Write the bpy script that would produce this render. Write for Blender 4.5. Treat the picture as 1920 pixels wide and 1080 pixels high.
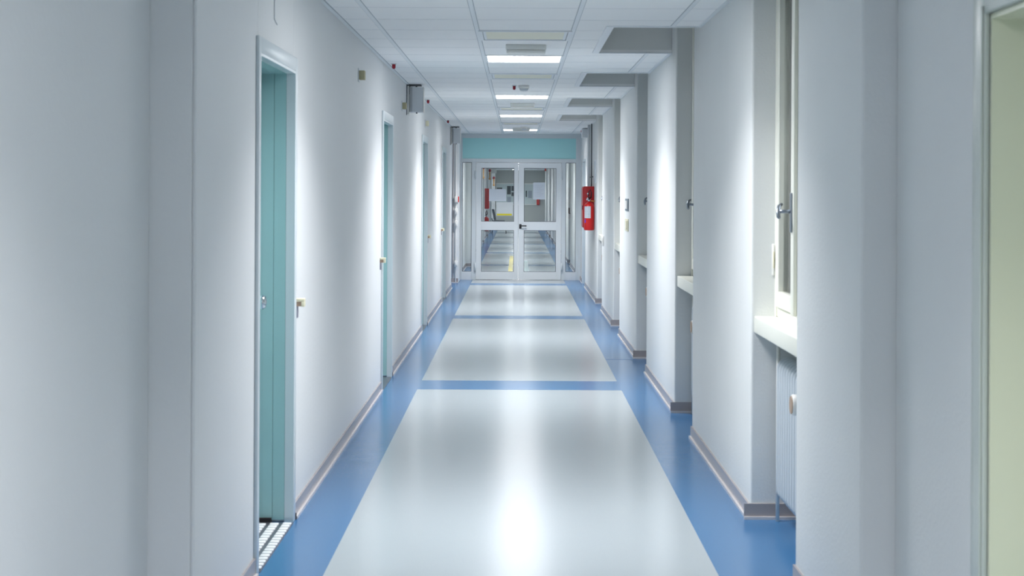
import bpy, bmesh, math, random
from mathutils import Matrix, Vector
random.seed(4)
scene = bpy.context.scene
for o in list(bpy.data.objects):
    bpy.data.objects.remove(o)
col = scene.collection
PI = math.pi

# ------------------------------------------------------------------ camera, world, exposure
HCAM = 1.56
cd = bpy.data.cameras.new('camera')
cam = bpy.data.objects.new('camera', cd); col.objects.link(cam)
cd.sensor_width = 36.0
cd.lens = 2940 / 1920 * 36.0
cd.shift_x = -10 / 1920
cd.shift_y = -181 / 1920
cd.clip_end = 200
cam.matrix_world = (Matrix.Translation((0, 0, HCAM)) @ Matrix.Rotation(PI / 2, 4, 'X')
                    @ Matrix.Rotation(0.0052, 4, 'Z'))
cd.dof.use_dof = True
cd.dof.focus_distance = 24.0
cd.dof.aperture_fstop = 7.0
scene.camera = cam

w = bpy.data.worlds.new('world'); scene.world = w; w.use_nodes = True
w.node_tree.nodes['Background'].inputs[0].default_value = (0.5, 0.6, 0.8, 1)
w.node_tree.nodes['Background'].inputs[1].default_value = 0.02
scene.view_settings.view_transform = 'Standard'
scene.view_settings.look = 'None'
scene.view_settings.gamma = 1.0
scene.view_settings.use_curve_mapping = False
scene.view_settings.exposure = 0.10

PANEL_STRENGTH = 15.5
LAMP_POWER = 35.5
LAMP_SPREAD = 124
PANEL_COLOR = (0.98, 0.975, 1.0)

# ------------------------------------------------------------------ materials
def srgb(r, g, b):
    f = lambda c: (c / 255 / 12.92) if c / 255 <= 0.04045 else ((c / 255 + 0.055) / 1.055) ** 2.4
    return (f(r), f(g), f(b), 1)

MATS = {}
def mat(name, color, rough=0.5, metal=0.0, spec=0.5, noise=None, bump=None, coat=0.0, coat_rough=0.1):
    """noise=(scale, amount) mottles the colour; bump=(scale, strength, distance)"""
    m = bpy.data.materials.new(name); m.use_nodes = True
    nt = m.node_tree; b = nt.nodes['Principled BSDF']
    b.inputs['Base Color'].default_value = color
    b.inputs['Roughness'].default_value = rough
    b.inputs['Metallic'].default_value = metal
    b.inputs['Specular IOR Level'].default_value = spec
    b.inputs['Coat Weight'].default_value = coat
    b.inputs['Coat Roughness'].default_value = coat_rough
    tc = nt.nodes.new('ShaderNodeTexCoord')
    if noise:
        n = nt.nodes.new('ShaderNodeTexNoise'); n.inputs['Scale'].default_value = noise[0]
        n.inputs['Detail'].default_value = 4
        nt.links.new(tc.outputs['Object'], n.inputs['Vector'])
        mr = nt.nodes.new('ShaderNodeMapRange')
        mr.inputs['From Min'].default_value = 0.3; mr.inputs['From Max'].default_value = 0.7
        mr.inputs['To Min'].default_value = 1 - noise[1]; mr.inputs['To Max'].default_value = 1 + noise[1]
        nt.links.new(n.outputs['Fac'], mr.inputs['Value'])
        mx = nt.nodes.new('ShaderNodeVectorMath'); mx.operation = 'SCALE'
        mx.inputs[0].default_value = color[:3]
        nt.links.new(mr.outputs['Result'], mx.inputs['Scale'])
        nt.links.new(mx.outputs['Vector'], b.inputs['Base Color'])
    if bump:
        n = nt.nodes.new('ShaderNodeTexNoise'); n.inputs['Scale'].default_value = bump[0]
        n.inputs['Detail'].default_value = 5
        nt.links.new(tc.outputs['Object'], n.inputs['Vector'])
        bp = nt.nodes.new('ShaderNodeBump')
        bp.inputs['Strength'].default_value = bump[1]; bp.inputs['Distance'].default_value = bump[2]
        nt.links.new(n.outputs['Fac'], bp.inputs['Height'])
        nt.links.new(bp.outputs['Normal'], b.inputs['Normal'])
    MATS[name] = m
    return m

wall_m = mat('wall_paint', srgb(223, 226, 227), 0.62, spec=0.3, noise=(1.1, 0.012), bump=(55, 0.25, 0.004))
pier_m = mat('pier_plaster', srgb(221, 224, 224), 0.7, spec=0.25, noise=(2, 0.015), bump=(80, 0.45, 0.003))
ceil_m = mat('ceiling_tile', srgb(247, 248, 248), 0.85, spec=0.2, noise=(300, 0.02), bump=(350, 0.15, 0.001))
rail_m = mat('grid_rail', srgb(230, 235, 238), 0.35, spec=0.5)
seam_m = mat('tile_seam', srgb(208, 213, 216), 0.7)
gap_m = mat('rail_shadow_line', srgb(164, 172, 178), 0.7)  # grey colour paints in shadow lines at rail edges and vent frames
recess_m = mat('recess_paint', srgb(226, 228, 226), 0.8, spec=0.2)
blue_m = mat('floor_blue', srgb(60, 114, 162), 0.2, spec=0.5, noise=(260, 0.10), bump=(5, 0.04, 0.01))
grey_m = mat('floor_grey', srgb(168, 177, 181), 0.21, spec=0.5, noise=(260, 0.05), bump=(5, 0.04, 0.01))
yell_m = mat('floor_yellow', srgb(226, 206, 60), 0.3)
green_m = mat('floor_green', srgb(130, 160, 160), 0.3)
seamf_m = mat('floor_seam', srgb(60, 100, 150), 0.4)
base_m = mat('skirting', srgb(164, 157, 156), 0.25, spec=0.6)
bead_m = mat('skirting_bead', srgb(212, 208, 208), 0.3, spec=0.6)
teal_m = mat('teal_laminate', srgb(160, 198, 199), 0.25, spec=0.5, noise=(3, 0.03))
tealp_m = mat('teal_panel', srgb(178, 230, 231), 0.6, spec=0.2)
steel_m = mat('painted_steel', srgb(208, 218, 222), 0.3, metal=0.08, spec=0.6)
alu_m = mat('aluminium', srgb(214, 221, 224), 0.38, metal=0.12, spec=0.5)
aluleaf_m = mat('aluminium_leaf', srgb(224, 229, 231), 0.36, metal=0.1, spec=0.5)
tread_m = mat('tread_plate', srgb(150, 150, 158), 0.35, metal=0.9)
treadb_m = mat('tread_bar_shine', srgb(246, 246, 246), 0.35, metal=0.0)  # near-white colour stands in for ceiling light reflected off the metal bars
chrome_m = mat('chrome', srgb(205, 212, 218), 0.15, metal=1.0)
bronze_m = mat('handle_metal', srgb(150, 158, 168), 0.28, metal=0.8)
cream_m = mat('cream_lacquer', srgb(232, 233, 222), 0.32, spec=0.5)
doorc_m = mat('cream_door', srgb(226, 230, 206), 0.35, spec=0.5, noise=(3, 0.02))
shut_m = mat('roller_shutter', srgb(140, 142, 120), 0.6)
rad_m = mat('radiator_enamel', srgb(186, 195, 202), 0.4)
white_m = mat('white_plastic', srgb(236, 236, 232), 0.4)
ivory_m = mat('ivory_plastic', srgb(222, 218, 190), 0.4)
beige_m = mat('beige_plastic', srgb(178, 172, 138), 0.5)
tan_m = mat('tan_knob', srgb(170, 146, 126), 0.5)
greyp_m = mat('grey_plastic', srgb(214, 219, 223), 0.5)
dgrey_m = mat('dark_grey', srgb(90, 94, 100), 0.5)
black_m = mat('black_plastic', srgb(26, 27, 30), 0.45)
rubber_m = mat('rubber', srgb(40, 36, 38), 0.8)
ventc_m = mat('vent_cream', srgb(240, 238, 220), 0.7)
red_m = mat('red_enamel', srgb(208, 30, 28), 0.3, spec=0.5)
redd_m = mat('red_cabinet', srgb(178, 26, 30), 0.4)
redc_m = mat('red_cap', srgb(150, 20, 40), 0.5)
maroon_m = mat('hose_rubber', srgb(72, 26, 34), 0.5)
brass_m = mat('brass', srgb(214, 176, 96), 0.35, metal=0.6)
paper_m = mat('paper', srgb(204, 212, 220), 0.8)
paperg_m = mat('paper_warm', srgb(206, 212, 212), 0.8)
paperl_m = mat('paper_print', srgb(168, 178, 190), 0.8)
yel_m = mat('yellow_ink', srgb(214, 200, 40), 0.7)
violet_m = mat('violet_sticker', srgb(120, 70, 200), 0.5)
orange_m = mat('orange_reflection', srgb(206, 158, 100), 0.5)
board_m = mat('board_face', srgb(205, 218, 218), 0.7)
photo_m = mat('dark_print', srgb(70, 78, 82), 0.6)
seat_m = mat('seat_fabric', srgb(58, 66, 78), 0.8)
endw_m = mat('end_wall_paint', srgb(190, 194, 190), 0.8)
black_void = mat('dark_wall', srgb(120, 124, 124), 0.8)

def emis(name, color, s):
    m = bpy.data.materials.new(name); m.use_nodes = True
    nt = m.node_tree; b = nt.nodes['Principled BSDF']
    b.inputs['Base Color'].default_value = (0.8, 0.8, 0.8, 1)
    b.inputs['Emission Color'].default_value = (*color, 1)
    b.inputs['Emission Strength'].default_value = s
    return m
lamp_m = emis('lit_diffuser', PANEL_COLOR, PANEL_STRENGTH)

def glass(name, tint=(0.93, 0.96, 0.96)):
    m = bpy.data.materials.new(name); m.use_nodes = True
    nt = m.node_tree; nt.nodes.clear()
    out = nt.nodes.new('ShaderNodeOutputMaterial')
    tr = nt.nodes.new('ShaderNodeBsdfTransparent'); tr.inputs[0].default_value = (*tint, 1)
    gl = nt.nodes.new('ShaderNodeBsdfGlossy'); gl.inputs['Roughness'].default_value = 0.02
    fr = nt.nodes.new('ShaderNodeFresnel'); fr.inputs['IOR'].default_value = 1.5
    mx = nt.nodes.new('ShaderNodeMixShader')
    nt.links.new(fr.outputs[0], mx.inputs[0]); nt.links.new(tr.outputs[0], mx.inputs[1])
    nt.links.new(gl.outputs[0], mx.inputs[2]); nt.links.new(mx.outputs[0], out.inputs[0])
    return m
glass_m = glass('clear_glass')

# ------------------------------------------------------------------ mesh helpers
class MB:
    def __init__(s): s.bm = bmesh.new(); s.mats = []
    def _mi(s, m):
        if m is None: return 0
        if m not in s.mats: s.mats.append(m)
        return s.mats.index(m)
    def box(s, x0, x1, y0, y1, z0, z1, m=None, bev=0.0):
        if x0 > x1: x0, x1 = x1, x0
        if y0 > y1: y0, y1 = y1, y0
        if z0 > z1: z0, z1 = z1, z0
        mi = s._mi(m)
        t = bmesh.new()
        bmesh.ops.create_cube(t, size=1)
        for v in t.verts:
            v.co = Vector(((x0 + x1) / 2 + v.co.x * (x1 - x0), (y0 + y1) / 2 + v.co.y * (y1 - y0),
                           (z0 + z1) / 2 + v.co.z * (z1 - z0)))
        if bev > 0:
            bmesh.ops.bevel(t, geom=t.edges[:], offset=bev, segments=3, affect='EDGES', profile=0.5)
        s._merge(t, mi, bev > 0)
        return s
    def _merge(s, t, mi, smooth=False):
        vm = {v: s.bm.verts.new(v.co) for v in t.verts}
        for f in t.faces:
            try:
                nf = s.bm.faces.new([vm[v] for v in f.verts]); nf.material_index = mi; nf.smooth = smooth
            except ValueError: pass
        t.free()
    def tube(s, pts, r, m=None, seg=12, caps=True):
        mi = s._mi(m); pts = [Vector(p) for p in pts]; rings = []
        n = len(pts); up = None
        for i, p in enumerate(pts):
            d = (pts[min(i + 1, n - 1)] - pts[max(i - 1, 0)]).normalized()
            if up is None: up = Vector((0, 0, 1)) if abs(d.z) < 0.9 else Vector((1, 0, 0))
            a = d.cross(up)
            if a.length < 1e-4: a = d.cross(Vector((1, 0, 0)))
            a.normalize(); b = a.cross(d).normalized(); up = b
            rr = r[i] if isinstance(r, (list, tuple)) else r
            rings.append([s.bm.verts.new(p + a * math.cos(2 * PI * k / seg) * rr + b * math.sin(2 * PI * k / seg) * rr)
                          for k in range(seg)])
        for i in range(n - 1):
            for k in range(seg):
                f = s.bm.faces.new((rings[i][k], rings[i][(k + 1) % seg], rings[i + 1][(k + 1) % seg], rings[i + 1][k]))
                f.material_index = mi; f.smooth = True
        if caps:
            for rg in (rings[0], rings[-1]):
                f = s.bm.faces.new(rg); f.material_index = mi
        return s
    def lathe(s, prof, c, axis='Z', m=None, seg=24):
        """prof: list of (radius, height) along axis from centre c"""
        mi = s._mi(m); c = Vector(c); rings = []
        for r, h in prof:
            ring = []
            for k in range(seg):
                a = 2 * PI * k / seg; u, v = max(r, 1e-4) * math.cos(a), max(r, 1e-4) * math.sin(a)
                o = {'Z': Vector((u, v, h)), 'X': Vector((h, u, v)), 'Y': Vector((u, h, v))}[axis]
                ring.append(s.bm.verts.new(c + o))
            rings.append(ring)
        for i in range(len(rings) - 1):
            for k in range(seg):
                f = s.bm.faces.new((rings[i][k], rings[i][(k + 1) % seg], rings[i + 1][(k + 1) % seg], rings[i + 1][k]))
                f.material_index = mi; f.smooth = True
        for rg in (rings[0], rings[-1]):
            f = s.bm.faces.new(rg); f.material_index = mi
        return s
    def prism(s, pts, axis, a, b, m=None, smooth=False):
        """extrude a closed 2-D outline along an axis: axis 'Y' -> pts are (x,z); 'X' -> (y,z); 'Z' -> (x,y)"""
        mi = s._mi(m)
        def P(p, t):
            return {'Y': (p[0], t, p[1]), 'X': (t, p[0], p[1]), 'Z': (p[0], p[1], t)}[axis]
        A = [s.bm.verts.new(P(p, a)) for p in pts]; B = [s.bm.verts.new(P(p, b)) for p in pts]
        n = len(pts)
        for k in range(n):
            f = s.bm.faces.new((A[k], A[(k + 1) % n], B[(k + 1) % n], B[k])); f.material_index = mi; f.smooth = smooth
        s.bm.faces.new(A).material_index = mi; s.bm.faces.new(B[::-1]).material_index = mi
        return s
    def build(s, name, m=None, parent=None, bevel=0.0):
        bmesh.ops.recalc_face_normals(s.bm, faces=s.bm.faces[:])
        me = bpy.data.meshes.new(name); s.bm.to_mesh(me); s.bm.free()
        ms = s.mats[:] if s.mats else [m or wall_m]
        if m is not None and s.mats and m not in ms: ms[0:0] = []
        for x in ms: me.materials.append(x)
        o = bpy.data.objects.new(name, me); col.objects.link(o)
        if parent is not None:
            o.parent = parent
            me.transform(Matrix.Translation(-world_loc(parent)))
        if bevel:
            bv = o.modifiers.new('bevel', 'BEVEL'); bv.width = bevel; bv.segments = 3
            bv.limit_method = 'ANGLE'; bv.angle_limit = math.radians(40)
        return o

def world_loc(o):
    v = Vector(o.location)
    while o.parent: o = o.parent; v += Vector(o.location)
    return v
def tag(o, label=None, cat=None, group=None, kind=None):
    if label: o['label'] = label
    if cat: o['category'] = cat
    if group: o['group'] = group
    if kind: o['kind'] = kind
    return o
def struct(o, label=None, cat=None): return tag(o, label, cat, None, 'structure')
def empty(name, loc, label, cat, group=None, kind=None):
    o = bpy.data.objects.new(name, None); o.empty_display_size = 0.1; o.location = loc
    col.objects.link(o); return tag(o, label, cat, group, kind)
def children(o): return [c for c in bpy.data.objects if c.parent == o]
def copy_tree(o, parent=None):
    c = o.copy(); col.objects.link(c)
    if parent is not None: c.parent = parent
    for ch in children(o): copy_tree(ch, c)
    return c

# ------------------------------------------------------------------ key dimensions
XL, XR, ZC = -1.057, 1.119, 2.5747
YP = 5.10                                    # portal where the corridor narrows
YE = 27.63                                   # glazed door screen
YF = 75.0                                    # far end wall
ZT = 3.05                                    # slab above the ceiling
DOORS = [(6.375, 7.38), (12.25, 13.15), (17.35, 18.25), (21.98, 22.95)]     # left door openings
NICHES = [(6.27, 7.50), (9.97, 11.10), (13.52, 14.70), (17.10, 18.22), (20.65, 21.85)]
CUTS = [(6.05, 7.75), (9.6, 11.40), (13.32, 15.02), (16.95, 18.60), (20.62, 22.30)]
FAR_NICHES = [(33.0, 34.2), (36.9, 38.1), (40.8, 42.0), (44.7, 45.9), (48.6, 49.8), (52.5, 53.7), (56.4, 57.6), (60.3, 61.5), (63.0, 75.0)]
tile_y = lambda n: 8.672 + 0.6 * n
LIGHT_N = [-19, -11, -3, 5, 13, 20, 28]
VENT_N = [2, 8, 17, 24]
FAR_LIGHTS_Y = [30.4, 35.2, 40.0, 44.8, 50.2, 56.0, 61.6, 67.0, 72.4]  # unseen panels spaced for the floor streak; last ones added to brighten the end wall

# ------------------------------------------------------------------ floor
bands = [(-1.2, -0.6), (5.55, 6.05), (12.33, 12.92), (19.19, 19.68), (26.06, 26.6), (32.9, 33.4), (39.6, 40.1), (46.2, 46.7),
         (52.8, 53.3), (59.4, 59.9), (66.0, 66.5)]
fb = MB()
ys = sorted({-5.0, 76.0} | {v for b in bands for v in b})
for a, b in zip(ys[:-1], ys[1:]):
    inband = any(abs(a - p) < 1e-6 for p, q in bands)
    fb.box(-2.2, -0.779, a, b, -0.05, 0, blue_m)
    fb.box(-0.779, 0.828, a, b, -0.05, 0, blue_m if inband else grey_m)
    fb.box(0.828, 1.7, a, b, -0.05, 0, blue_m)
struct(fb.build('floor'), 'glossy corridor floor of pale grey panels bordered in blue', 'floor')
s = MB().box(0.83, XR, 14.6, 14.606, 0, 0.0012).build('trim_1', seamf_m)
struct(s, 'welded seam across the blue floor border', 'floor seam')
tag(MB().box(-0.172, -0.085, 28.2, 37.9, 0, 0.003).build('floor_stripe', yell_m),
    'yellow floor stripe behind the glass doors', 'floor marking')
tag(MB().box(0.14, 0.235, 28.2, 35.3, 0, 0.003).build('floor_stripe', green_m),
    'grey-green floor stripe behind the right glass door', 'floor marking')

# ------------------------------------------------------------------ left wall
def wall_with_doors(mb, xa, xb, y0, y1, doors, top):
    y = y0
    for a, b in doors:
        mb.box(xa, xb, y, a, 0, ZT); mb.box(xa, xb, a, b, top, ZT); y = b
    mb.box(xa, xb, y, y1, 0, ZT)
wl = MB()
wl.box(-1.45, -1.196, -5, YP, 0, ZT)                            # near, set-back stretch
wall_with_doors(wl, -1.45, XL, YP, 25.2, DOORS, 2.12)
wl.box(-2.2, -2.0, 25.2, 26.7, 0, ZT)                            # side passage
wl.box(-2.0, -1.45, 25.0, 25.2, 0, ZT)
wl.box(-2.2, -0.995, 26.7, YE, 0, ZT)
wl.box(-1.45, XL, YE, YF, 0, ZT)
wl.box(XL, -0.90, 32.3, 33.3, 0, ZT)
wl.box(XL, -0.985, 44.0, 44.6, 0, ZT)
for a in (47.6, 54.0, 60.6):
    wl.box(XL, -1.0, a, a + 0.5, 0, ZT)
struct(wl.build('wall_left', wall_m, bevel=0.006), 'white painted left corridor wall', 'wall')

# shallow pilaster strip beside the portal
struct(MB().box(XL, XL + 0.012, 5.1, 5.38, 0, ZC).build('trim_2', wall_m, bevel=0.004),
       'narrow white corner strip on the left portal edge', 'trim')

# ------------------------------------------------------------------ right wall
wr = MB()
SIDE_DOOR = (3.10, 4.09)
wr.box(1.232, 1.6, -5, SIDE_DOOR[0], 0, ZT)
wr.box(1.232, 1.6, SIDE_DOOR[0], SIDE_DOOR[1], 2.03, ZT)
wr.box(1.232, 1.6, SIDE_DOOR[1], YP, 0, ZT)
y = YP
for a, b in NICHES:
    wr.box(XR, 1.6, y, a, 0, ZT)
    wr.box(1.38, 1.6, a, b, 0, 0.89)                              # spandrel behind the radiator
    wr.box(1.20, 1.6, a, b, 2.95, ZT)
    y = b
wr.box(XR, 1.6, y, 25.75, 0, ZT)
wr.box(XR, 1.6, 25.75, 26.65, 2.06, ZT)
wr.box(XR, 1.6, 26.65, YE, 0, ZT)
y = YE
for a, b in FAR_NICHES:
    wr.box(XR, 1.6, y, a, 0, ZT); wr.box(1.30 if a < 62 else 1.5, 1.6, a, b, 0, ZT); y = b
struct(wr.build('wall_right', pier_m, bevel=0.012), 'white right corridor wall of piers between window bays', 'wall')

struct(MB().box(-2.2, 1.7, YF, YF + 0.2, 0, ZT).build('wall_far', endw_m), 'grey wall closing the corridor beyond the glass doors', 'wall')
struct(MB().box(-2.2, 1.7, -5.2, -5.0, 0, ZT).build('wall_back', wall_m), 'wall behind the camera', 'wall')
we = MB()
we.box(1.072, 1.119, YE - 0.03, YE + 0.12, 0, ZC)
we.box(-0.995, 1.072, YE - 0.03, YE + 0.12, 2.545, ZC)
struct(we.build('trim_3', alu_m), 'pale filler strips around the glazed screen', 'trim')

# ------------------------------------------------------------------ ceiling
holes = []
for n in LIGHT_N + VENT_N:
    holes.append((-0.255, 0.345, tile_y(n), tile_y(n) + 0.6))
for yy in FAR_LIGHTS_Y: holes.append((-0.255, 0.345, yy, yy + 0.6))
CX0 = 0.585
for a, b in CUTS: holes.append((CX0, XR, a, b))
xs = sorted({-2.2, -1.45, XL, -0.255, 0.345, CX0, XR, 1.25})
ysc = sorted({-5.0, 76.0, 62.9, YP, YE} | {h[2] for h in holes} | {h[3] for h in holes})
cb = MB()
for x0, x1 in zip(xs[:-1], xs[1:]):
    run = None
    for y0, y1 in zip(ysc[:-1], ysc[1:]):
        cx, cy = (x0 + x1) / 2, (y0 + y1) / 2
        hole = any(h[0] < cx < h[1] and h[2] < cy < h[3] for h in holes)
        if cx > XR and YP < cy < 62.9: hole = True
        if cx < -1.25 and not (24.9 < cy): hole = True
        if hole: continue
        cb.box(x0, x1, y0, y1, ZC, ZC + 0.02)
ceiling = cb.build('ceiling', ceil_m)
struct(ceiling, 'suspended ceiling of white square tiles', 'ceiling')
# cross joints, one part per run of tiles
jb = MB()
n0 = -22
for n in range(n0, 111):
    yy = tile_y(n)
    if yy > 74.5: break
    xr = XR
    for a, b in CUTS:
        if a < yy < b: xr = CX0 - 0.03
    xa = XL
    jb.box(xa, -0.262, yy - 0.0015, yy + 0.0015, ZC - 0.0008, ZC + 0.003)
    jb.box(0.352, xr, yy - 0.0015, yy + 0.0015, ZC - 0.0008, ZC + 0.003)
    jb.box(-0.25, 0.34, yy - 0.0015, yy + 0.0015, ZC - 0.0008, ZC + 0.003)
jb.build('tile_joint', seam_m, ceiling)
for x in (-0.855, -0.2575, 0.3475):
    MB().box(x - 0.012, x + 0.012, -5, 75, ZC - 0.004, ZC + 0.004, rail_m).box(x - 0.0155, x - 0.012, -5, 75, ZC - 0.001, ZC + 0.003, gap_m).box(x + 0.012, x + 0.0155, -5, 75, ZC - 0.001, ZC + 0.003, gap_m).build('grid_rail', rail_m, ceiling)
y = 7.75
for a, b in CUTS[1:] + [(75, 75)]:
    MB().box(0.933, 0.957, y, a, ZC - 0.004, ZC + 0.004, rail_m).box(0.9295, 0.933, y, a, ZC - 0.001, ZC + 0.003, gap_m).box(0.957, 0.9605, y, a, ZC - 0.001, ZC + 0.003, gap_m).build('grid_rail', rail_m, ceiling); y = b
MB().box(XL, XL + 0.022, YP, 25.2, ZC - 0.006, ZC, rail_m).box(XL + 0.022, XL + 0.026, YP, 25.2, ZC - 0.002, ZC, gap_m).build('edge_angle', rail_m, ceiling)
y = YP
for a, b in CUTS + [(YE, YE)]:
    MB().box(XR - 0.02, XR, y, a, ZC - 0.006, ZC).build('edge_angle', rail_m, ceiling); y = b
for a, b in CUTS:
    t = MB()
    t.box(CX0 - 0.045, CX0 + 0.002, a - 0.02, b + 0.02, ZC - 0.007, ZC + 0.0005)
    t.box(CX0, XR, a - 0.03, a + 0.002, ZC - 0.007, ZC + 0.0005)
    t.box(CX0, XR, b - 0.002, b + 0.035, ZC - 0.007, ZC + 0.0005)
    t.build('recess_trim', rail_m, ceiling)
    r = MB()
    r.box(CX0 - 0.03, CX0, a - 0.03, b + 0.03, ZC + 0.02, ZT)
    r.box(CX0, XR - 0.002, a - 0.03, a, ZC + 0.02, ZT)
    r.box(CX0, XR - 0.002, b, b + 0.03, ZC + 0.02, ZT)
    r.build('window_recess', recess_m, ceiling)
struct(MB().box(-2.2, 1.7, -5.2, 75.2, ZT, ZT + 0.1).build('trim_4', recess_m), 'slab above the suspended ceiling', 'slab')

# ------------------------------------------------------------------ ceiling lights, vents, detectors
def make_light(y0, label):
    e = empty('ceiling_light', (0.045, y0 + 0.3, ZC), label, 'ceiling light', 'recessed ceiling lights')
    f = MB(); h = 0.297; i = 0.275; x = 0.045; yc = y0 + 0.3
    f.box(x - h, x + h, yc - h, yc - i, ZC - 0.006, ZC + 0.03); f.box(x - h, x + h, yc + i, yc + h, ZC - 0.006, ZC + 0.03)
    f.box(x - h, x - i, yc - i, yc + i, ZC - 0.006, ZC + 0.03); f.box(x + i, x + h, yc - i, yc + i, ZC - 0.006, ZC + 0.03)
    f.build('frame', rail_m, e)
    MB().box(x - i, x + i, yc - i, yc + i, ZC - 0.003, ZC + 0.02, bev=0.002).build('diffuser', lamp_m, e)
    ld = bpy.data.lights.new('lamp', 'AREA'); ld.shape = 'SQUARE'; ld.size = 0.54
    ld.energy = LAMP_POWER; ld.color = PANEL_COLOR; ld.spread = math.radians(LAMP_SPREAD)
    lo = bpy.data.objects.new('lamp', ld); col.objects.link(lo); lo.parent = e; lo.location = (0, 0, -0.012)
    return e
lt_lab = {5: 'lit square ceiling panel light, largest and nearest in view, behind the boxy emergency light',
          13: 'second lit ceiling panel from the front, just behind the smoke detector',
          20: 'third lit ceiling panel from the front, behind the second emergency light',
          28: 'farthest lit ceiling panel, half hidden by a smoke detector before the glass doors',
          -3: 'lit ceiling panel overhead beside the first teal door, just above the frame',
          -11: 'lit ceiling panel overhead in the near wide stretch of corridor',
          -19: 'lit ceiling panel behind the viewer'}
proto = None
for n in LIGHT_N:
    if proto is None: proto = make_light(tile_y(n), lt_lab[n])
    else:
        c = copy_tree(proto); c.location.y = tile_y(n) + 0.3; c['label'] = lt_lab[n]
for k, yy in enumerate(FAR_LIGHTS_Y):
    c = copy_tree(proto); c.location.y = yy + 0.3
    c['label'] = 'unseen lit ceiling panel in the corridor beyond the glass doors'
    for ch in children(c):
        if ch.type == 'LIGHT':
            if k == 0: far_lamp = ch.data.copy(); far_lamp.energy = LAMP_POWER * 0.62
            ch.data = far_lamp
    c['group'] = 'unseen ceiling lights beyond the glass doors'

def make_vent(y0, label):
    x = 0.045; yc = y0 + 0.3
    e = empty('ceiling_vent', (x, yc, ZC), label, 'vent', 'ceiling vents')
    f = MB()
    for (h, i, z) in ((0.297, 0.272, 0.009), (0.268, 0.250, 0.006)):
        f.box(x - h, x + h, yc - h, yc - i, ZC - z, ZC + 0.01); f.box(x - h, x + h, yc + i, yc + h, ZC - z, ZC + 0.01)
        f.box(x - h, x - i, yc - i, yc + i, ZC - z, ZC + 0.01); f.box(x + i, x + h, yc - i, yc + i, ZC - z, ZC + 0.01)
    f.build('frame', rail_m, e)
    MB().box(x - 0.272, x + 0.272, yc - 0.272, yc + 0.272, ZC + 0.002, ZC + 0.012).build('backing', gap_m, e)
    MB().box(x - 0.25, x + 0.25, yc - 0.25, yc + 0.25, ZC - 0.003, ZC + 0.002).build('grille', ventc_m, e)
    return e
vl = ['cream-faced square ceiling vent, nearest and largest, before the first lit panel',
      'cream-faced square ceiling vent between the first lit panel and the smoke detector',
      'square ceiling vent partly covered by the second emergency light',
      'square ceiling vent farthest away, just behind the third lit panel']
vp = make_vent(tile_y(VENT_N[0]), vl[0])
for n, l in list(zip(VENT_N, vl))[1:]:
    c = copy_tree(vp); c.location.y = tile_y(n) + 0.3; c['label'] = l

def make_emergency(yy, label):
    x = 0.055
    e = empty('emergency_light', (x, yy, ZC), label, 'emergency light', 'emergency lights')
    MB().box(x - 0.14, x + 0.14, yy, yy + 0.16, ZC - 0.035, ZC, bev=0.004).build('housing', mat('emergency_housing', srgb(232, 234, 230), 0.5) if 'emergency_housing' not in MATS else MATS['emergency_housing'], e)
    MB().box(x - 0.135, x + 0.135, yy + 0.004, yy + 0.156, ZC - 0.058, ZC - 0.035, bev=0.008).build('lens', white_m, e)
    return e
ep = make_emergency(10.82, 'white emergency light box hanging in front of the nearest lit panel')
for yy, l in ((18.0, 'white emergency light box between the second and third lit panels'),
              (24.95, 'white emergency light box before the farthest lit panel')):
    c = copy_tree(ep); c.location.y = yy; c['label'] = l

def make_detector(x, yy, label):
    e = empty('smoke_detector', (x, yy, ZC), label, 'smoke detector', 'smoke detectors')
    MB().lathe([(0.052, 0), (0.052, -0.022), (0.046, -0.03)], (x, yy, ZC), 'Z').build('base', white_m, e)
    MB().lathe([(0.044, -0.03), (0.04, -0.045), (0.025, -0.056), (0.001, -0.058)], (x, yy, ZC), 'Z').build('sensor', greyp_m, e)
    return e
dp = make_detector(0.058, 15.0, 'round white smoke detector hanging before the second lit panel')
c = copy_tree(dp); c.location = (0.1, 24.6, ZC); c['label'] = 'small far smoke detector hanging before the farthest lit panel'

def make_red(x, yy, label):
    e = empty('indicator_light', (x, yy, ZC), label, 'indicator light', 'red ceiling indicator lights')
    MB().lathe([(0.022, 0), (0.022, -0.006)], (x, yy, ZC), 'Z', seg=16).build('base', greyp_m, e)
    MB().lathe([(0.014, -0.006), (0.014, -0.034), (0.008, -0.042)], (x, yy, ZC), 'Z', seg=16).build('cap', redc_m, e)
    return e
rp = make_red(-0.99, 12.5, 'tiny red indicator light at the left ceiling edge, nearest, above before the second door')
for x, yy, l in ((-0.995, 17.4, 'tiny red indicator light at the left ceiling edge, right of the near grey speaker'),
                 (-0.995, 22.4, 'tiny red indicator light at the left ceiling edge, just before the far grey speaker'),
                 (-0.035, 15.0, 'tiny red indicator light left of the nearer smoke detector'),
                 (0.0, 25.0, 'tiny red indicator light left of the far smoke detector'),
                 (1.05, 25.7, 'tiny red indicator light at the right ceiling edge near the glass doors')):
    c = copy_tree(rp); c.location = (x, yy, ZC); c['label'] = l

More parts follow.
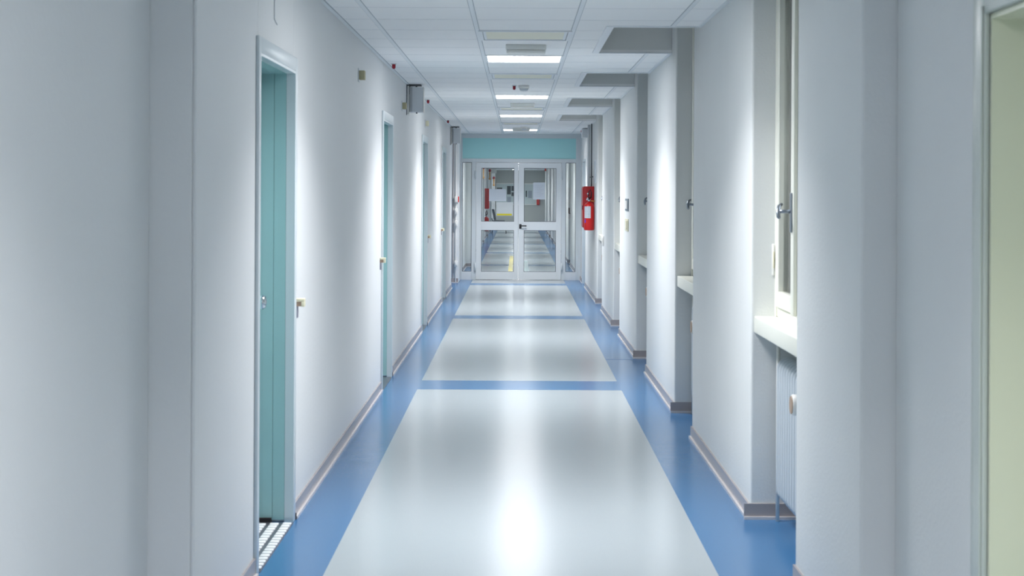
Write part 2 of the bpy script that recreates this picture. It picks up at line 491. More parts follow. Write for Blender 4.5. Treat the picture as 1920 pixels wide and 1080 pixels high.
# ------------------------------------------------------------------ left doors
dl = ['open recess with teal door and steel frame, nearest on the left wall',
      'second teal door from the front on the left wall', 'third teal door from the front on the left wall',
      'farthest teal door on the left wall, before the side passage']
for k, (a, b) in enumerate(DOORS):
    top = 2.12
    e = empty('door_%d' % (k + 1), (XL, (a + b) / 2, 0), dl[k], 'door', None, 'structure')
    f = MB(); wd = 0.05; p = XL + 0.014
    # casing on the wall face with returning lining
    hd = 0.065
    f.box(XL, p, a - wd, a, 0, top + hd, bev=0.003); f.box(XL, p, b, b + wd, 0, top + hd, bev=0.003)
    f.box(XL, p, a, b, top, top + hd, bev=0.003)
    f.box(XL - 0.03, p - 0.002, a, a + 0.012, 0, top); f.box(XL - 0.03, p - 0.002, b - 0.012, b, 0, top)
    f.box(XL - 0.03, p - 0.002, a + 0.012, b - 0.012, top - 0.012, top)
    f.build('casing', steel_m, e)
    for (x0, x1, nm) in ((XL - 0.031, XL - 0.086, 0), (XL - 0.0875, XL - 0.15, 1)):
        g = MB(); t = 0.012 + 0.002 * nm
        g.box(x1, x0, a, a + t, 0.012, top); g.box(x1, x0, b - t, b, 0.012, top)
        g.box(x1, x0, a + t, b - t, top - t, top)
        g.build('jamb_lining', teal_m, e)
    leaf = MB().box(XL - 0.19, XL - 0.152, a, b, 0.015, top, bev=0.002).build('leaf', teal_m, e)
    MB().box(XL - 0.152, XL - 0.149, a + 0.03, a + 0.05, 0.1, top - 0.1).box(XL - 0.152, XL - 0.147, b - 0.05, b - 0.03, 0.02, top - 0.02).build('edge_strip', steel_m, leaf)
    h = MB()
    hy = b - 0.235
    h.lathe([(0.03, 0), (0.03, 0.008), (0.013, 0.012), (0.013, 0.03), (0.028, 0.038), (0.035, 0.05), (0.028, 0.064), (0.004, 0.07)],
            (XL - 0.152, hy, 1.05), 'X')
    h.build('knob', chrome_m, leaf)
    MB().box(XL - 0.15, XL - 0.089, b - 0.03, b - 0.002, 0.0, 0.022).build('floor_bolt_cover', rubber_m, e)
    MB().box(XL - 0.005, XL + 0.018, b + 0.045, b + 0.058, 0.0, 0.03).build('corner_gap', rubber_m, e)

def tread(k, a, b, label):
    e = empty('threshold_plate', (XL - 0.07, (a + b) / 2, 0), label, 'threshold plate', 'metal threshold plates')
    x0, x1 = XL - 0.15, XL + 0.016
    MB().box(x0, x1, a + 0.02, b - 0.034, 0.0, 0.004).build('plate', tread_m, e)
    r = MB()
    # raised tread bars as texture relief of the plate, three rows
    for row, xc in enumerate((x0 + 0.026, x0 + 0.084, x0 + 0.142)):
        yy = a + 0.05 + 0.01 * row
        while yy < b - 0.07:
            r.box(xc - 0.019, xc + 0.021, yy - 0.014, yy + 0.020, 0.004, 0.012, bev=0.0039)
            yy += 0.053 if k == 0 else 0.2
    if k == 0: r.build('tread_relief', treadb_m, e)
    else: r.bm.free()
    return e
tl = ['studded aluminium threshold plate on the floor of the nearest teal doorway', 'metal threshold plate at the foot of the second teal door',
      'metal threshold plate at the foot of the third teal door', 'metal threshold plate at the foot of the farthest teal door']
for k, (a, b) in enumerate(DOORS): tread(k, a, b, tl[k])

def make_hook(yy, label):
    e = empty('door_catch', (XL, yy, 1.03), label, 'door catch', 'cream door catches beside the left doors')
    MB().box(XL, XL + 0.012, yy - 0.012, yy + 0.012, 0.95, 1.012, bev=0.003).build('plate', mat('catch_metal', srgb(165, 165, 180), 0.4, metal=0.4) if 'catch_metal' not in MATS else MATS['catch_metal'], e)
    MB().box(XL, XL + 0.044, yy - 0.02, yy + 0.02, 1.028, 1.044, bev=0.003).box(XL + 0.028, XL + 0.044, yy - 0.02, yy + 0.02, 1.004, 1.03, bev=0.003).build('body', ivory_m, e)
    MB().box(XL, XL + 0.028, yy - 0.016, yy + 0.016, 1.006, 1.028).build('latch', tan_m, e)
    return e
hp = make_hook(7.50, 'cream door catch on the wall right of the nearest teal door')
for yy, l in ((12.10, 'cream door catch on the wall just before the second teal door'),
              (18.45, 'cream door catch on the wall just past the third teal door'),
              (21.80, 'cream door catch on the wall just before the farthest teal door')):
    c = copy_tree(hp); c.location.y = yy; c['label'] = l

def make_beacon(yy, m, label):
    zc = {10.4: 2.325, 14.3: 2.335, 17.9: 2.33}[yy]
    e = empty('door_signal_lamp', (XL, yy, zc), label, 'signal lamp', 'signal lamps high on the left wall')
    MB().box(XL, XL + 0.006, yy - 0.05, yy + 0.05, zc - 0.045, zc + 0.045, bev=0.002).build('plate', greyp_m, e)
    MB().box(XL + 0.006, XL + 0.044, yy - 0.035, yy + 0.035, zc - 0.03, zc + 0.03, bev=0.004).build('lens', m, e)
    return e
make_beacon(10.4, beige_m, 'beige box signal lamp high on the left wall, nearest one')
make_beacon(14.3, beige_m, 'beige box signal lamp just before the near grey speaker')
make_beacon(17.9, ivory_m, 'pale signal lamp above the third teal door')

def make_speaker(yy, label):
    x0, x1 = -1.03, -0.90
    e = empty('wall_speaker', (XL, yy, 2.45), label, 'speaker', 'grey box speakers hung from the left wall')
    MB().box(XL, XL + 0.024, yy + 0.01, yy + 0.2, 2.29, 2.56, white_m).box(XL, XL + 0.005, yy - 0.03, yy + 0.01, 2.28, 2.567, dgrey_m).box(XL, x1 - 0.02, yy + 0.0, yy + 0.14, 2.562, 2.57, dgrey_m).box(-0.975, -0.96, yy + 0.05, yy + 0.09, 2.545, 2.564, dgrey_m).build('bracket', dgrey_m, e)
    b = MB()
    b.prism([(x0 - 0.012, yy + 0.16), (x0, yy + 0.02), (x0 + 0.028, yy), (x1, yy), (x1, yy + 0.16)], 'Z', 2.31, 2.547)
    b.build('housing', greyp_m, e, bevel=0.003)
    MB().box(x1, x1 + 0.006, yy - 0.003, yy + 0.163, 2.305, 2.55, bev=0.002).build('front_grille', white_m, e)
    MB().prism([(x0 - 0.02, 2.56), (x0 + 0.006, 2.56), (x0 - 0.002, 2.48), (x0 - 0.01, 2.50)], 'Y', yy + 0.02, yy + 0.05).build('hinge', black_m, e)
    MB().box(-0.97, -0.955, yy + 0.03, yy + 0.05, 2.296, 2.31, bev=0.002).build('clamp', dgrey_m, e)
    return e
sp = make_speaker(14.9, 'grey box speaker hung at the ceiling beyond the second teal door')
c = copy_tree(sp); c.location.y = 24.6; c['label'] = 'far grey box speaker hung beside the glass doors'

# hairline bracket mark above the first door
tag(MB().tube([(XL + 0.003, 6.78, 2.62 - 0.06), (XL + 0.003, 6.78, 2.30), (XL + 0.003, 6.86, 2.285)], 0.0025, seg=6).build('wire', greyp_m),
    'thin wire end on the wall above the nearest teal door', 'wire')

# ------------------------------------------------------------------ baseboards
def skirt(mb, x0, x1, y0, y1, face):
    """face: '+x','-x','-y' outward direction of the skirting"""
    h = 0.075; t = 0.010; r = 0.012; hb = 0.014
    if face == '+x':
        mb.box(x0, x0 + t, y0, y1, 0, h, base_m); mb.box(x0 + t, x0 + t + r, y0, y1, 0, hb, bead_m)
    elif face == '-x':
        mb.box(x0 - t, x0, y0, y1, 0, h, base_m); mb.box(x0 - t - r, x0 - t, y0, y1, 0, hb, bead_m)
    else:
        mb.box(x0, x1, y0 - t, y0, 0, h, base_m); mb.box(x0, x1, y0 - t - r, y0 - t, 0, hb, bead_m)
bl = MB()
skirt(bl, -1.196, 0, -5, YP - 0.03, '+x')
skirt(bl, -1.168, XL + 0.028, YP, YP, '-y')
y = YP
for a, b in DOORS:
    skirt(bl, XL, 0, y, a - 0.052, '+x'); y = b + 0.06
skirt(bl, XL, 0, y, 25.2, '+x')
skirt(bl, -2.0, -1.0, 26.7, 26.7, '-y')
skirt(bl, XL, 0, YE + 0.14, 32.27, '+x')
skirt(bl, XL, -0.9, 32.3, 32.3, '-y')
y = 33.3
for a in (44.0, 47.6, 54.0, 60.6, YF):
    skirt(bl, XL, 0, y, a - 0.03, '+x')
    if a < YF: skirt(bl, XL, -1.0, a, a, '-y')
    y = a + 0.6
struct(bl.build('baseboard_left'), 'grey-brown skirting with pale bead along the left wall', 'baseboard')
br = MB()
skirt(br, 1.232, 0, -5, 3.0, '-x'); skirt(br, 1.232, 0, 4.2, YP - 0.03, '-x')
skirt(br, XR - 0.028, 1.204, YP, YP, '-y')
y = YP
for a, b in NICHES:
    skirt(br, XR, 0, y, a, '-x'); skirt(br, XR - 0.028, 1.378, b, b, '-y'); y = b
skirt(br, XR, 0, y, 25.68, '-x'); skirt(br, XR, 0, 26.72, YE - 0.03, '-x')
y = YE + 0.14
for a, b in FAR_NICHES:
    skirt(br, XR, 0, y, a, '-x'); skirt(br, XR - 0.028, 1.298, b, b, '-y') if b < YF else None; y = b
struct(br.build('baseboard_right'), 'grey-brown skirting with pale bead along the right piers', 'baseboard')

# ------------------------------------------------------------------ windows in the bays
def make_window(k, a, b):
    WX = 1.24; z0, z1 = 0.97, 2.95
    e = empty('window_%d' % (k + 1), (WX, (a + b) / 2, z0),
              ['cream two-sash window in the nearest bay on the right', 'cream window in the second bay on the right',
               'window in the third bay on the right', 'window in the fourth bay on the right', 'window in the farthest bay on the right'][k],
              'window', None, 'structure')
    f = MB(); fw = 0.06
    f.box(WX, WX + 0.08, a, a + fw, z0, z1); f.box(WX, WX + 0.08, b - fw, b, z0, z1)
    f.box(WX, WX + 0.08, a + fw, b - fw, z0, z0 + 0.045); f.box(WX, WX + 0.08, a + fw, b - fw, z1 - fw, z1)
    # small stepped bead
    f.box(WX - 0.008, WX, b - 0.035, b, z0, z1)
    f.build('window_frame', cream_m, e, bevel=0.004)
    mid = (a + b) / 2 + 0.02
    for (p, q) in ((a + fw, mid), (mid, b - fw)):
        s_ = MB(); sw = 0.065; sx = WX - 0.012; sz0 = z0 + 0.05
        s_.box(sx, sx + 0.06, p + 0.002, p + sw, sz0, z1 - fw); s_.box(sx, sx + 0.06, q - sw, q - 0.002, sz0, z1 - fw)
        s_.box(sx, sx + 0.06, p + sw, q - sw, sz0, sz0 + 0.075); s_.box(sx, sx + 0.06, p + sw, q - sw, z1 - fw - 0.065, z1 - fw)
        sash = s_.build('sash', cream_m, e, bevel=0.004)
        MB().box(sx + 0.026, sx + 0.032, p + sw - 0.005, q - sw + 0.005, sz0 + 0.07, z1 - fw - 0.06).build('pane', glass_m, sash)
    MB().box(WX - 0.03, WX - 0.012, mid - 0.035, mid + 0.035, z0 + 0.05, z1 - fw, bev=0.004).build('meeting_cover', cream_m, e)
    h = MB()
    h.box(WX - 0.038, WX - 0.03, mid - 0.013, mid + 0.013, 1.385, 1.56, bev=0.003)
    h.tube([(WX - 0.036, mid, 1.478), (WX - 0.085, mid, 1.478)], 0.008)
    h.tube([(WX - 0.07, mid + 0.03, 1.51), (WX - 0.085, mid + 0.015, 1.50), (WX - 0.092, mid, 1.478), (WX - 0.092, mid - 0.015, 1.455), (WX - 0.088, mid - 0.02, 1.448)],
           [0.006, 0.009, 0.010, 0.009, 0.006])
    h.build('handle', bronze_m, e)
    # roller shutter let down outside the panes
    sh = MB()
    zz = z0
    while zz < z1:
        sh.box(1.37, 1.385, a, b, zz, min(zz + 0.045, z1), bev=0.004); zz += 0.048
    sh.box(1.386, 1.40, a, b, 0.89, ZT)
    sh.build('roller_shutter', shut_m, e)
    return e
for k, (a, b) in enumerate(NICHES): make_window(k, a, b)

sl = ['white window sill in the nearest bay', 'white window sill in the second bay', 'white window sill in the third bay',
      'white window sill in the fourth bay', 'white window sill in the farthest bay']
for k, (a, b) in enumerate(NICHES):
    m = MB().box(1.135, 1.37, a, b, 0.892, 0.97, bev=0.005)
    tag(m.build('window_sill', cream_m), sl[k] + ' on the right', 'window sill', 'window sills')

def make_radiator(a, b, label):
    e = empty('radiator', (1.30, (a + b) / 2, 0.1), label, 'radiator', 'radiators under the windows')
    n = int((b - a - 0.34) / 0.062)
    ye = b - 0.09
    for i in range(n):
        y1 = ye - i * 0.062; y0 = y1 - 0.045
        m = MB()
        # rounded-top column outline in (x,z)
        pts = []
        x0, x1, zb, zt = 1.228, 1.345, 0.105, 0.785; r = 0.058
        for (cx, cz, s0) in ((x0 + r, zb + r, 180), (x1 - r, zb + r, 270), (x1 - r, zt - r, 0), (x0 + r, zt - r, 90)):
            for q in range(7):
                t = math.radians(s0 + q * 15); pts.append((cx + r * math.cos(t), cz + r * math.sin(t)))
        m.prism(pts, 'Y', y0, y1, smooth=False)
        m.build('rib', rad_m, e, bevel=0.012)
    p = MB()
    p.tube([(1.33, ye + 0.01, 0.17), (1.33, a + 0.13, 0.17)], 0.016); p.tube([(1.33, ye + 0.01, 0.73), (1.33, a + 0.13, 0.73)], 0.016)
    p.box(1.33, 1.38, (a + b) / 2 - 0.02, (a + b) / 2 + 0.02, 0.3, 0.34)
    p.build('header_pipe', rad_m, e)
    v = MB(); vy = a + 0.16
    v.tube([(1.33, vy, 0.69), (1.17, vy, 0.69)], 0.012)
    v.tube([(1.30, vy - 0.02, 0.0), (1.30, vy - 0.02, 0.69)], 0.010)
    vv = v.build('valve', white_m, e)
    MB().lathe([(0.03, 0.02), (0.042, 0.0), (0.044, -0.03), (0.040, -0.034)], (1.163, vy, 0.69), 'X').build('valve_rim', white_m, vv)
    MB().lathe([(0.037, -0.034), (0.036, -0.038)], (1.163, vy, 0.69), 'X').build('valve_dial', tan_m, vv)
    return e
rl = ['white column radiator under the nearest window sill', 'radiator under the second window sill, its round valve showing past the pier',
      'radiator under the third window sill, mostly hidden by a pier', 'radiator under the fourth window sill, its round valve showing',
      'radiator under the farthest window sill, hidden behind a pier']
for k, (a, b) in enumerate(NICHES): make_radiator(a, b, rl[k])
pl = ['thin white heating pipe at the far corner of the nearest bay', 'thin white heating pipe at the far corner of the second bay']
for k, (a, b) in enumerate(NICHES[:2]):
    tag(MB().tube([(1.243, b - 0.055, 0.0), (1.243, b - 0.055, 0.892)], 0.009).build('heating_pipe', white_m), pl[k], 'pipe', 'heating pipes in the window bays')

e = empty('shutter_winder', (1.235, 7.47, 1.24), 'small white upright shutter winder in the corner of the nearest window bay', 'shutter winder')
MB().box(1.219, 1.231, 7.485, 7.50, 1.165, 1.315, bev=0.003).build('plate', white_m, e)
MB().box(1.222, 1.228, 7.478, 7.485, 1.20, 1.28, bev=0.002).build('strap_slot', ivory_m, e)

# ------------------------------------------------------------------ near right cream door
a, b = SIDE_DOOR
e = empty('door_7', (1.232, (a + b) / 2, 0), 'cream door recess at the right edge of the picture', 'door', None, 'structure')
f = MB()
cw = 0.10; p = 1.232 - 0.018
pts = []
f.box(p, 1.232, b, b + cw, 0, 2.03 + cw, bev=0.006); f.box(p, 1.232, a - cw, a, 0, 2.03 + cw, bev=0.006)
f.box(p, 1.232, a, b, 2.03, 2.03 + cw, bev=0.006)
f.box(p - 0.006, p, b, b + 0.02, 0, 2.05, bev=0.002)
f.build('casing', mat('casing_paint', srgb(196, 204, 198), 0.3), e)
MB().box(1.232, 1.46, b - 0.014, b, 0, 2.03).box(1.232, 1.46, a, a + 0.014, 0, 2.03).box(1.232, 1.46, a + 0.014, b - 0.014, 2.016, 2.03).build('jamb_lining', doorc_m, e)
MB().box(1.46, 1.50, a, b, 0, 2.03).build('leaf', doorc_m, e)

# ------------------------------------------------------------------ far right service door
a, b = 25.75, 26.65
e = empty('door_6', (XR, (a + b) / 2, 0), 'narrow side door seen edge-on right of the glass doors', 'door', None, 'structure')
MB().box(XR - 0.012, XR, a - 0.05, a, 0, 2.11).box(XR - 0.012, XR, b, b + 0.05, 0, 2.11).box(XR - 0.012, XR, a, b, 2.06, 2.11).box(XR, XR + 0.12, b - 0.012, b, 0, 2.06).build('casing', steel_m, e)
MB().box(XR + 0.13, XR + 0.17, a, b, 0, 2.06).build('leaf', mat('slate_leaf', srgb(120, 140, 156), 0.35), e)

# ------------------------------------------------------------------ glazed screen with double doors
px = lambda x: (x - 970) * YE / 2940
e = empty('door_5', (0.02, YE, 0), 'aluminium framed double glass doors with sidelights closing the corridor', 'glass doors', None, 'structure')
f = MB(); y0, y1 = YE, YE + 0.06
L0, L1, R0, R1 = -0.995, 1.072, -0.728, 0.777
f.box(L0, -0.969, y0, y1, 0, 2.545); f.box(1.03, L1, y0, y1, 0, 2.545)
f.box(L0, L1, y0 - 0.001, y1 + 0.001, 2.497, 2.546); f.box(-0.969, 1.03, y0, y1, 2.07, 2.137)
f.box(-0.805, R0, y0, y1, 0, 2.07); f.box(R1, 0.853, y0, y1, 0, 2.07)
f.build('frame', alu_m, e, bevel=0.003)
MB().box(-0.969, -0.805, y0 + 0.004, y1, 0.0, 0.145).build('kick_panel', aluleaf_m, e)
MB().box(0.853, 1.03, y0 + 0.004, y1, 0.0, 0.145).build('kick_panel', aluleaf_m, e)
MB().box(-0.969, 1.03, y0 + 0.02, y0 + 0.035, 2.137, 2.497).build('transom_panel', tealp_m, e)
MB().box(-0.969, -0.805, y0 + 0.025, y0 + 0.031, 0.145, 2.07).build('sidelight_pane', glass_m, e)
MB().box(0.853, 1.03, y0 + 0.025, y0 + 0.031, 0.145, 2.07).build('sidelight_pane', glass_m, e)
# dark glazing gaskets
g = MB()
def gasket(mb, xa, xb, za, zb, yy):
    t = 0.008
    mb.box(xa, xa + t, yy, yy + 0.004, za, zb); mb.box(xb - t, xb, yy, yy + 0.004, za, zb)
    mb.box(xa + t, xb - t, yy, yy + 0.004, za, za + t); mb.box(xa + t, xb - t, yy, yy + 0.004, zb - t, zb)
gasket(g, -0.969, -0.805, 0.145, 2.07, y0 + 0.018); gasket(g, 0.853, 1.03, 0.145, 2.07, y0 + 0.018)
g.build('gasket', dgrey_m, e)
def leaf(xa, xb, ga, gb, label, hinge_x, handle):
    m = MB(); ya, yb = YE - 0.012, YE + 0.05; zb, zt = 0.008, 2.062
    m.box(xa, ga, ya, yb, zb, zt); m.box(gb, xb, ya, yb, zb, zt)
    m.box(ga, gb, ya + 0.001, yb, zb, 0.145); m.box(ga, gb, ya + 0.001, yb, 0.876, 1.027); m.box(ga, gb, ya + 0.001, yb, 1.972, zt)
    lf = m.build('leaf', aluleaf_m, e, bevel=0.002); lf['label'] = label
    MB().box(ga, gb, YE + 0.012, YE + 0.018, 0.145, 0.876).build('pane', glass_m, lf)
    MB().box(ga, gb, YE + 0.012, YE + 0.018, 1.027, 1.972).build('pane', glass_m, lf)
    g = MB(); gasket(g, ga, gb, 0.145, 0.876, YE + 0.004); gasket(g, ga, gb, 1.027, 1.972, YE + 0.004)
    g.build('gasket', dgrey_m, lf)
    for z in (1.77, 0.15):
        MB().tube([(hinge_x, YE - 0.022, z), (hinge_x, YE - 0.022, z + 0.15)], 0.012, seg=10).box(hinge_x - 0.02, hinge_x + 0.02, YE - 0.014, YE - 0.008, z + 0.01, z + 0.14).build('hinge', alu_m, lf)
    if handle:
        h = MB(); x = 0.055; z = 0.945
        h.box(x - 0.02, x + 0.022, YE - 0.022, YE - 0.008, z - 0.04, z + 0.04, bev=0.006)
        h.tube([(x, YE - 0.02, z + 0.01), (x, YE - 0.06, z + 0.01), (x + 0.02, YE - 0.072, z + 0.01), (x + 0.11, YE - 0.072, z + 0.01)], 0.010)
        hh = h.build('handle', black_m, lf); hh['label'] = 'black lever handle'
    return lf
leaf(R0 + 0.004, 0.016, -0.632, -0.057, 'left glass door leaf', R0 - 0.008, False)
leaf(0.021, R1 - 0.004, 0.117, 0.684, 'right glass door leaf with lever handle', R1 + 0.008, True)

def paper(x0, x1, ya, yb, m, label, strip=False, lines=0):
    X0, X1 = px(x0), px(x1); Z1, Z0 = HCAM - (ya - 359) * YE / 2940, HCAM - (yb - 359) * YE / 2940
    mb = MB().box(X0, X1, YE + 0.008, YE + 0.0105, Z0, Z1, m)
    if strip: mb.box(X0 + 0.01, X1 - 0.02, YE + 0.0065, YE + 0.0079, Z0 + 0.004, Z0 + 0.035, yel_m)
    for i in range(lines):
        z = Z1 - 0.05 - i * (Z1 - Z0 - 0.08) / lines
        mb.box(X0 + 0.03, X1 - 0.03 - 0.02 * (i % 3), YE + 0.007, YE + 0.0079, z - 0.003, z, paperl_m)
    tag(mb.build('paper_notice'), label, 'notice', 'paper notices on the glass doors')
paper(917, 949.2, 354.8, 377.4, paper_m, 'blank white landscape sheet, upper one on the left glass door')
paper(930.8, 962, 379.2, 404.6, paperg_m, 'white sheet with yellow bottom strip on the left glass door', True)
paper(999.6, 1022, 342, 373.8, paper_m, 'upright pale sheet with faint print on the right glass door', False, 9)

# ------------------------------------------------------------------ left lobby conduit and switches
tag(MB().box(-1.045 - 0.009, -1.045 + 0.009, 26.68, 26.7, 0.0, ZC, bev=0.003).build('cable_duct', white_m),
    'white vertical cable duct left of the glass doors', 'cable duct')
def switchbox(z, name, label, red=False):
    e = empty(name, (-1.04, 26.68, z), label, 'switch box' if not red else 'call point', 'boxes on the white cable duct')
    MB().box(-1.065, -1.008, 26.63, 26.68, z - 0.05, z + 0.05, bev=0.006).build('housing', white_m, e)
    if red: MB().box(-1.008, -0.99, 26.635, 26.68, z - 0.05, z + 0.05, bev=0.004).build('call_button', red_m, e)
    else: MB().box(-1.05, -1.023, 26.622, 26.63, z - 0.025, z + 0.025, bev=0.002).build('rocker', white_m, e)
switchbox(1.42, 'fire_call_point', 'white box with red side, topmost on the cable duct', True)
switchbox(1.215, 'switch_box', 'white switch box just below the red call point')
switchbox(1.01, 'switch_box', 'white switch box second below the red call point')
switchbox(0.325, 'socket_box', 'white socket box lowest on the cable duct')
tag(MB().box(-1.10, -1.085, 26.685, 26.7, 0.08, ZC).build('cable_duct', base_m), 'thin brown vertical duct left of the white one', 'cable duct')

# ------------------------------------------------------------------ plates on right piers
def plate(yy, z, m1, m2, name, label, cat):
    e = empty(name, (XR, yy, z), label, cat)
    MB().box(XR - 0.008, XR, yy - 0.22, yy + 0.22, z - 0.062, z + 0.062, bev=0.002).build('plate', m1, e)
    MB().box(XR - 0.014, XR - 0.008, yy - 0.12, yy + 0.12, z - 0.042, z + 0.042, bev=0.002).build('rocker', m2, e)
plate(15.95, 1.43, mat('switch_frame', srgb(124, 138, 148), 0.5), white_m, 'light_switch', 'grey-framed light switch on the pier between third and fourth bays', 'light switch')
plate(15.95, 1.225, ivory_m, ivory_m, 'light_switch', 'yellowed switch plate below the grey-framed light switch', 'light switch')
plate(19.2 + 1.2, 0.93, white_m, white_m, 'wall_socket', 'small white socket low on the pier before the fifth bay', 'socket')
e = empty('wall_sign', (XR, 22.42, 1.87), 'small pale framed sheet on the wall above the fire cabinet', 'sign')
MB().box(XR - 0.012, XR, 22.2, 22.62, 1.68, 2.02).build('frame', alu_m, e)
MB().box(XR - 0.0135, XR - 0.012, 22.22, 22.6, 1.70, 2.0).build('sheet', paper_m, e)

# pipes
tag(MB().tube([(1.08, 23.72, 1.62), (1.08, 23.72, ZC)], 0.022).build('riser_pipe', greyp_m), 'thick grey pipe running from ceiling down behind fire cabinet', 'pipe')
tag(MB().tube([(1.10, 23.3, 1.63), (1.10, 23.3, ZC)], 0.010).build('riser_pipe', dgrey_m), 'thin dark pipe running from ceiling to the fire cabinet', 'pipe')
tag(MB().tube([(1.10, 23.74, 1.78), (1.10, 22.9, 1.78)], 0.008).build('pipe_clip', dgrey_m), 'short horizontal rod clipped across the wall pipes', 'rod')
tag(MB().box(1.02, XR, 24.9, 25.1, 2.42, 2.565, bev=0.01).build('junction_box', greyp_m), 'grey junction box at the ceiling above the side door', 'junction box')

# ------------------------------------------------------------------ fire cabinet and extinguisher
e = empty('fire_hose_cabinet', (XR, 23.07, 1.03), 'red fire hose cabinet on the right wall behind the extinguisher', 'fire cabinet')
MB().box(0.965, XR, 22.8, 23.36, 1.03, 1.64, bev=0.012).build('body', redd_m, e)
MB().box(0.955, 0.965, 22.83, 23.33, 1.05, 1.62, bev=0.004).build('door', red_m, e)
MB().box(0.945, 0.955, 22.86, 22.9, 1.3, 1.36, bev=0.003).build('latch', dgrey_m, e)
def extinguisher(x, yy, z, s, label, group=None, full=True):
    e = empty('fire_extinguisher', (x, yy, z), label, 'fire extinguisher', group)
    MB().lathe([(0.02 * s, 0.0), (0.066 * s, 0.0), (0.074 * s, 0.015 * s), (0.074 * s, 0.33 * s), (0.066 * s, 0.365 * s), (0.045 * s, 0.39 * s), (0.022 * s, 0.40 * s), (0.022 * s, 0.41 * s)],
               (x, yy, z), 'Z', seg=28).build('cylinder', red_m, e)
    v = MB()
    v.lathe([(0.02 * s, 0.41 * s), (0.02 * s, 0.45 * s), (0.012 * s, 0.455 * s)], (x, yy, z), 'Z', seg=16)
    v.tube([(x - 0.012, yy, z + 0.44 * s), (x - 0.03, yy - 0.03, z + 0.455 * s), (x - 0.035, yy - 0.07, z + 0.44 * s)], 0.009 * s)
    v.tube([(x - 0.005, yy, z + 0.455 * s), (x - 0.02, yy - 0.02, z + 0.52 * s), (x - 0.025, yy - 0.06, z + 0.53 * s)], 0.010 * s)
    v.build('valve', chrome_m, e)
    h = MB()
    h.tube([(x, yy - 0.0, z + 0.45 * s), (x + 0.028 * s, yy - 0.02, z + 0.48 * s), (x + 0.03 * s, yy - 0.03, z + 0.54 * s), (x + 0.015 * s, yy - 0.03, z + 0.585 * s), (x - 0.008 * s, yy - 0.03, z + 0.55 * s), (x - 0.014 * s, yy - 0.04, z + 0.49 * s), (x + 0.0, yy - 0.05, z + 0.44 * s)], 0.011 * s)
    h.build('hose', maroon_m, e)
    if full:
        # label wraps the front of the cylinder
        lb = MB(); r = 0.0755; n = 10
        pts_o = [(x + r * math.sin(t) - 0.0, yy - r * math.cos(t)) for t in [math.radians(-62 + i * 8.6) for i in range(n)]]
        pts_i = [(x + (r - 0.001) * math.sin(t), yy - (r - 0.001) * math.cos(t)) for t in [math.radians(-62 + i * 8.6) for i in range(n)]]
        lb.prism(pts_o + pts_i[::-1], 'Z', z + 0.175, z + 0.345)
        l = lb.build('label', paper_m, e)
        q = MB(); r2 = r + 0.0006
        for zz, t0, t1 in ((0.275, -55, 10), (0.27, -50, 0), (0.23, -30, 5), (0.20, -40, 10)):
            po = [(x + r2 * math.sin(math.radians(t)), yy - r2 * math.cos(math.radians(t))) for t in (t0, (t0 + t1) / 2, t1)]
            pi_ = [(x + (r2 - 0.0005) * math.sin(math.radians(t)), yy - (r2 - 0.0005) * math.cos(math.radians(t))) for t in (t0, (t0 + t1) / 2, t1)]
            q.prism(po + pi_[::-1], 'Z', z + zz, z + zz + 0.005)
        q.build('label_print', paperl_m, l)
        st = MB(); r3 = r + 0.0003
        A = [math.radians(-60 + i * 6) for i in range(4)]
        po = [(x + r3 * math.sin(t), yy - r3 * math.cos(t)) for t in A]; pi_ = [(x + (r3 - 0.001) * math.sin(t), yy - (r3 - 0.001) * math.cos(t)) for t in A]
        st.prism(po + pi_[::-1], 'Z', z + 0.11, z + 0.16); st.build('sticker', violet_m, e)
        MB().tube([(x + 0.02, yy, z + 0.425), (XR, yy, z + 0.418)], 0.007).build('wall_bracket', brass_m, e)
        MB().lathe([(0.018, 0), (0.018, -0.012), (0.016, -0.014)], (x - 0.022, yy - 0.03, z + 0.455), 'Y', seg=16).build('gauge', chrome_m, e)
    return e
extinguisher(1.036, 22.6, 1.006, 1.0, 'red fire extinguisher with white label hung before the red cabinet on the right wall')

# ------------------------------------------------------------------ beyond the glass doors
e = empty('fire_hose_cabinet', (XL, 50.2, 1.0), 'dark red fire cabinet on the left wall beyond the glass doors', 'fire cabinet')
MB().box(XL, -0.91, 49.9, 50.5, 1.0, 1.65, bev=0.012).build('body', redd_m, e)
MB().box(-0.91, -0.90, 49.93, 50.47, 1.02, 1.63).build('door', redd_m, e)
extinguisher(-0.965, 48.9, 0.32, 1.1, 'red fire extinguisher below the red cabinet beyond the left glass door', None, False)
extinguisher(1.0, YF - 0.075, 0.92, 1.0, 'red fire extinguisher on the far end wall, half behind the paper sheet', None, False)
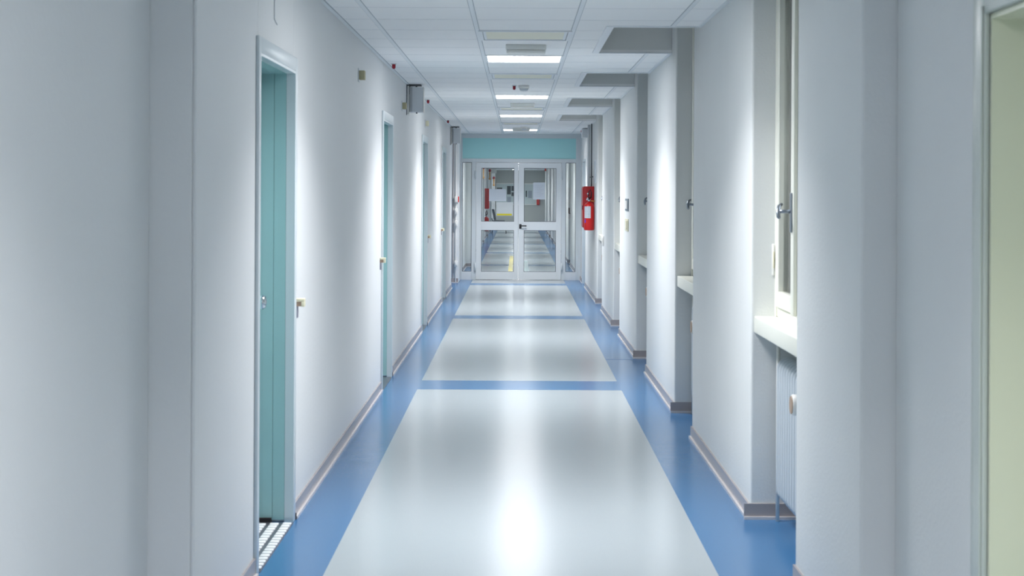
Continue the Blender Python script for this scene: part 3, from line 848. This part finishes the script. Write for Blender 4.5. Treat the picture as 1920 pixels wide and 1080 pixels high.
# notice board
e = empty('notice_board', (-0.03, YF, 0.93), 'long pale notice board with dark prints on the far end wall', 'notice board')
MB().box(-1.0, 0.90, YF - 0.03, YF, 0.94, 1.92).build('board', board_m, e)
MB().box(-1.02, 0.92, YF - 0.045, YF, 1.91, 1.95).box(-1.02, 0.92, YF - 0.045, YF, 0.915, 0.955).box(-1.02, -0.985, YF - 0.045, YF, 0.955, 1.91).box(0.885, 0.92, YF - 0.045, YF, 0.955, 1.91).build('frame', white_m, e)
for (x0, x1, z0, z1, m) in ((-0.49, -0.31, 1.42, 1.82, photo_m), (-0.28, -0.10, 1.58, 1.82, photo_m), (-0.28, -0.12, 1.34, 1.52, photo_m), (-1.0, -0.72, 1.64, 1.74, photo_m),
                         (-0.96, -0.78, 1.3, 1.58, paper_m), (-0.48, -0.3, 1.02, 1.3, paperl_m), (0.19, 0.27, 1.4, 1.6, photo_m), (0.40, 0.46, 1.3, 1.6, photo_m),
                         (0.52, 0.70, 1.25, 1.6, paperl_m), (-0.05, 0.12, 1.1, 1.4, paperl_m), (-0.7, -0.55, 1.1, 1.4, paper_m)):
    MB().box(x0, x1, YF - 0.034, YF - 0.03, z0, z1).build('pinned_print', m, e)
# chair
def chair(x, yy):
    e = empty('visitor_chair', (x, yy, 0), 'dark visitor chair standing by the left wall beyond the glass doors', 'chair')
    MB().box(x - 0.22, x + 0.2, yy - 0.22, yy + 0.22, 0.43, 0.48, bev=0.015).build('seat', seat_m, e)
    MB().prism([(x - 0.20, 0.50), (x - 0.12, 0.50), (x - 0.20, 0.90), (x - 0.28, 0.90)], 'Y', yy - 0.21, yy + 0.21).build('backrest', seat_m, e, bevel=0.01)
    for sx in (-0.235, 0.22):
        for sy in (-0.2, 0.2):
            MB().tube([(x + sx, yy + sy, 0.44), (x + sx * 1.15, yy + sy, 0.0)], 0.013).build('leg', black_m, e)
    MB().tube([(x - 0.22, yy, 0.44), (x - 0.27, yy, 0.5), (x - 0.28, yy, 0.56)], 0.014).build('back_support', black_m, e)
chair(-0.66, 58.2)
# made-up hanging shapes standing in for orange reflections in the glass
def hanging(x, yy, z, label):
    e = empty('reflection_shape', (x, yy, z), label, 'reflection shape', 'reflection shapes beyond the left glass door')
    MB().box(XL - 0.0, x, yy + 0.01, yy + 0.03, z + 0.1, z + 0.12).build('arm', greyp_m, e)
    MB().lathe([(0.02, 0.0), (0.05, 0.02), (0.05, -0.06 + 0.12), (0.03, 0.10)], (x, yy, z + 0.1), 'Z', seg=14).build('cap', redc_m, e)
    MB().lathe([(0.03, 0.1), (0.03, 0.06), (0.022, -0.10), (0.045, -0.13), (0.03, -0.18)], (x, yy, z), 'Z', seg=14).build('lamp', orange_m, e)  # orange body of the made-up reflection shape
hanging(-0.99, 45.2, 2.1, 'made-up orange shape with red cap for a glass reflection, nearest beyond the left glass door')
hanging(-0.98, 55.6, 2.15, 'made-up orange shape with red cap for a glass reflection, second beyond the left glass door')
hanging(-0.94, 62.6, 1.95, 'made-up orange shape for a glass reflection, lowest and farthest beyond the left glass door')
e = empty('wall_speaker', (XL, 60.0, 2.3), 'white box speaker high on the left wall beyond the glass doors', 'speaker')
MB().box(XL, -0.80, 60.0, 60.15, 2.25, 2.52, bev=0.01).build('housing', white_m, e)
# far right handles on niche frames
tag(MB().tube([(1.05, 58.6, 2.33), (1.04, 58.6, 2.43), (1.10, 58.6, 2.48), (XR, 58.6, 2.48)], 0.03).build('sprinkler_pipe', red_m),
    'short red pipe at the ceiling beyond the right glass door', 'pipe')
for yy, l in ((33.2, 'dark vertical rail in the bay behind the right sidelight'),):
    e = empty('bay_grille', (1.16, yy, 0), l, 'rail')
    for q in range(2):
        MB().box(1.15, 1.18, yy + 0.1 + q * 0.35, yy + 0.2 + q * 0.35, 0.25, 2.45).build('bar', dgrey_m, e)
    MB().tube([(1.14, yy + 0.15, 1.1), (1.10, yy + 0.12, 1.1), (1.10, yy + 0.12, 1.22)], 0.012).build('handle', black_m, e)
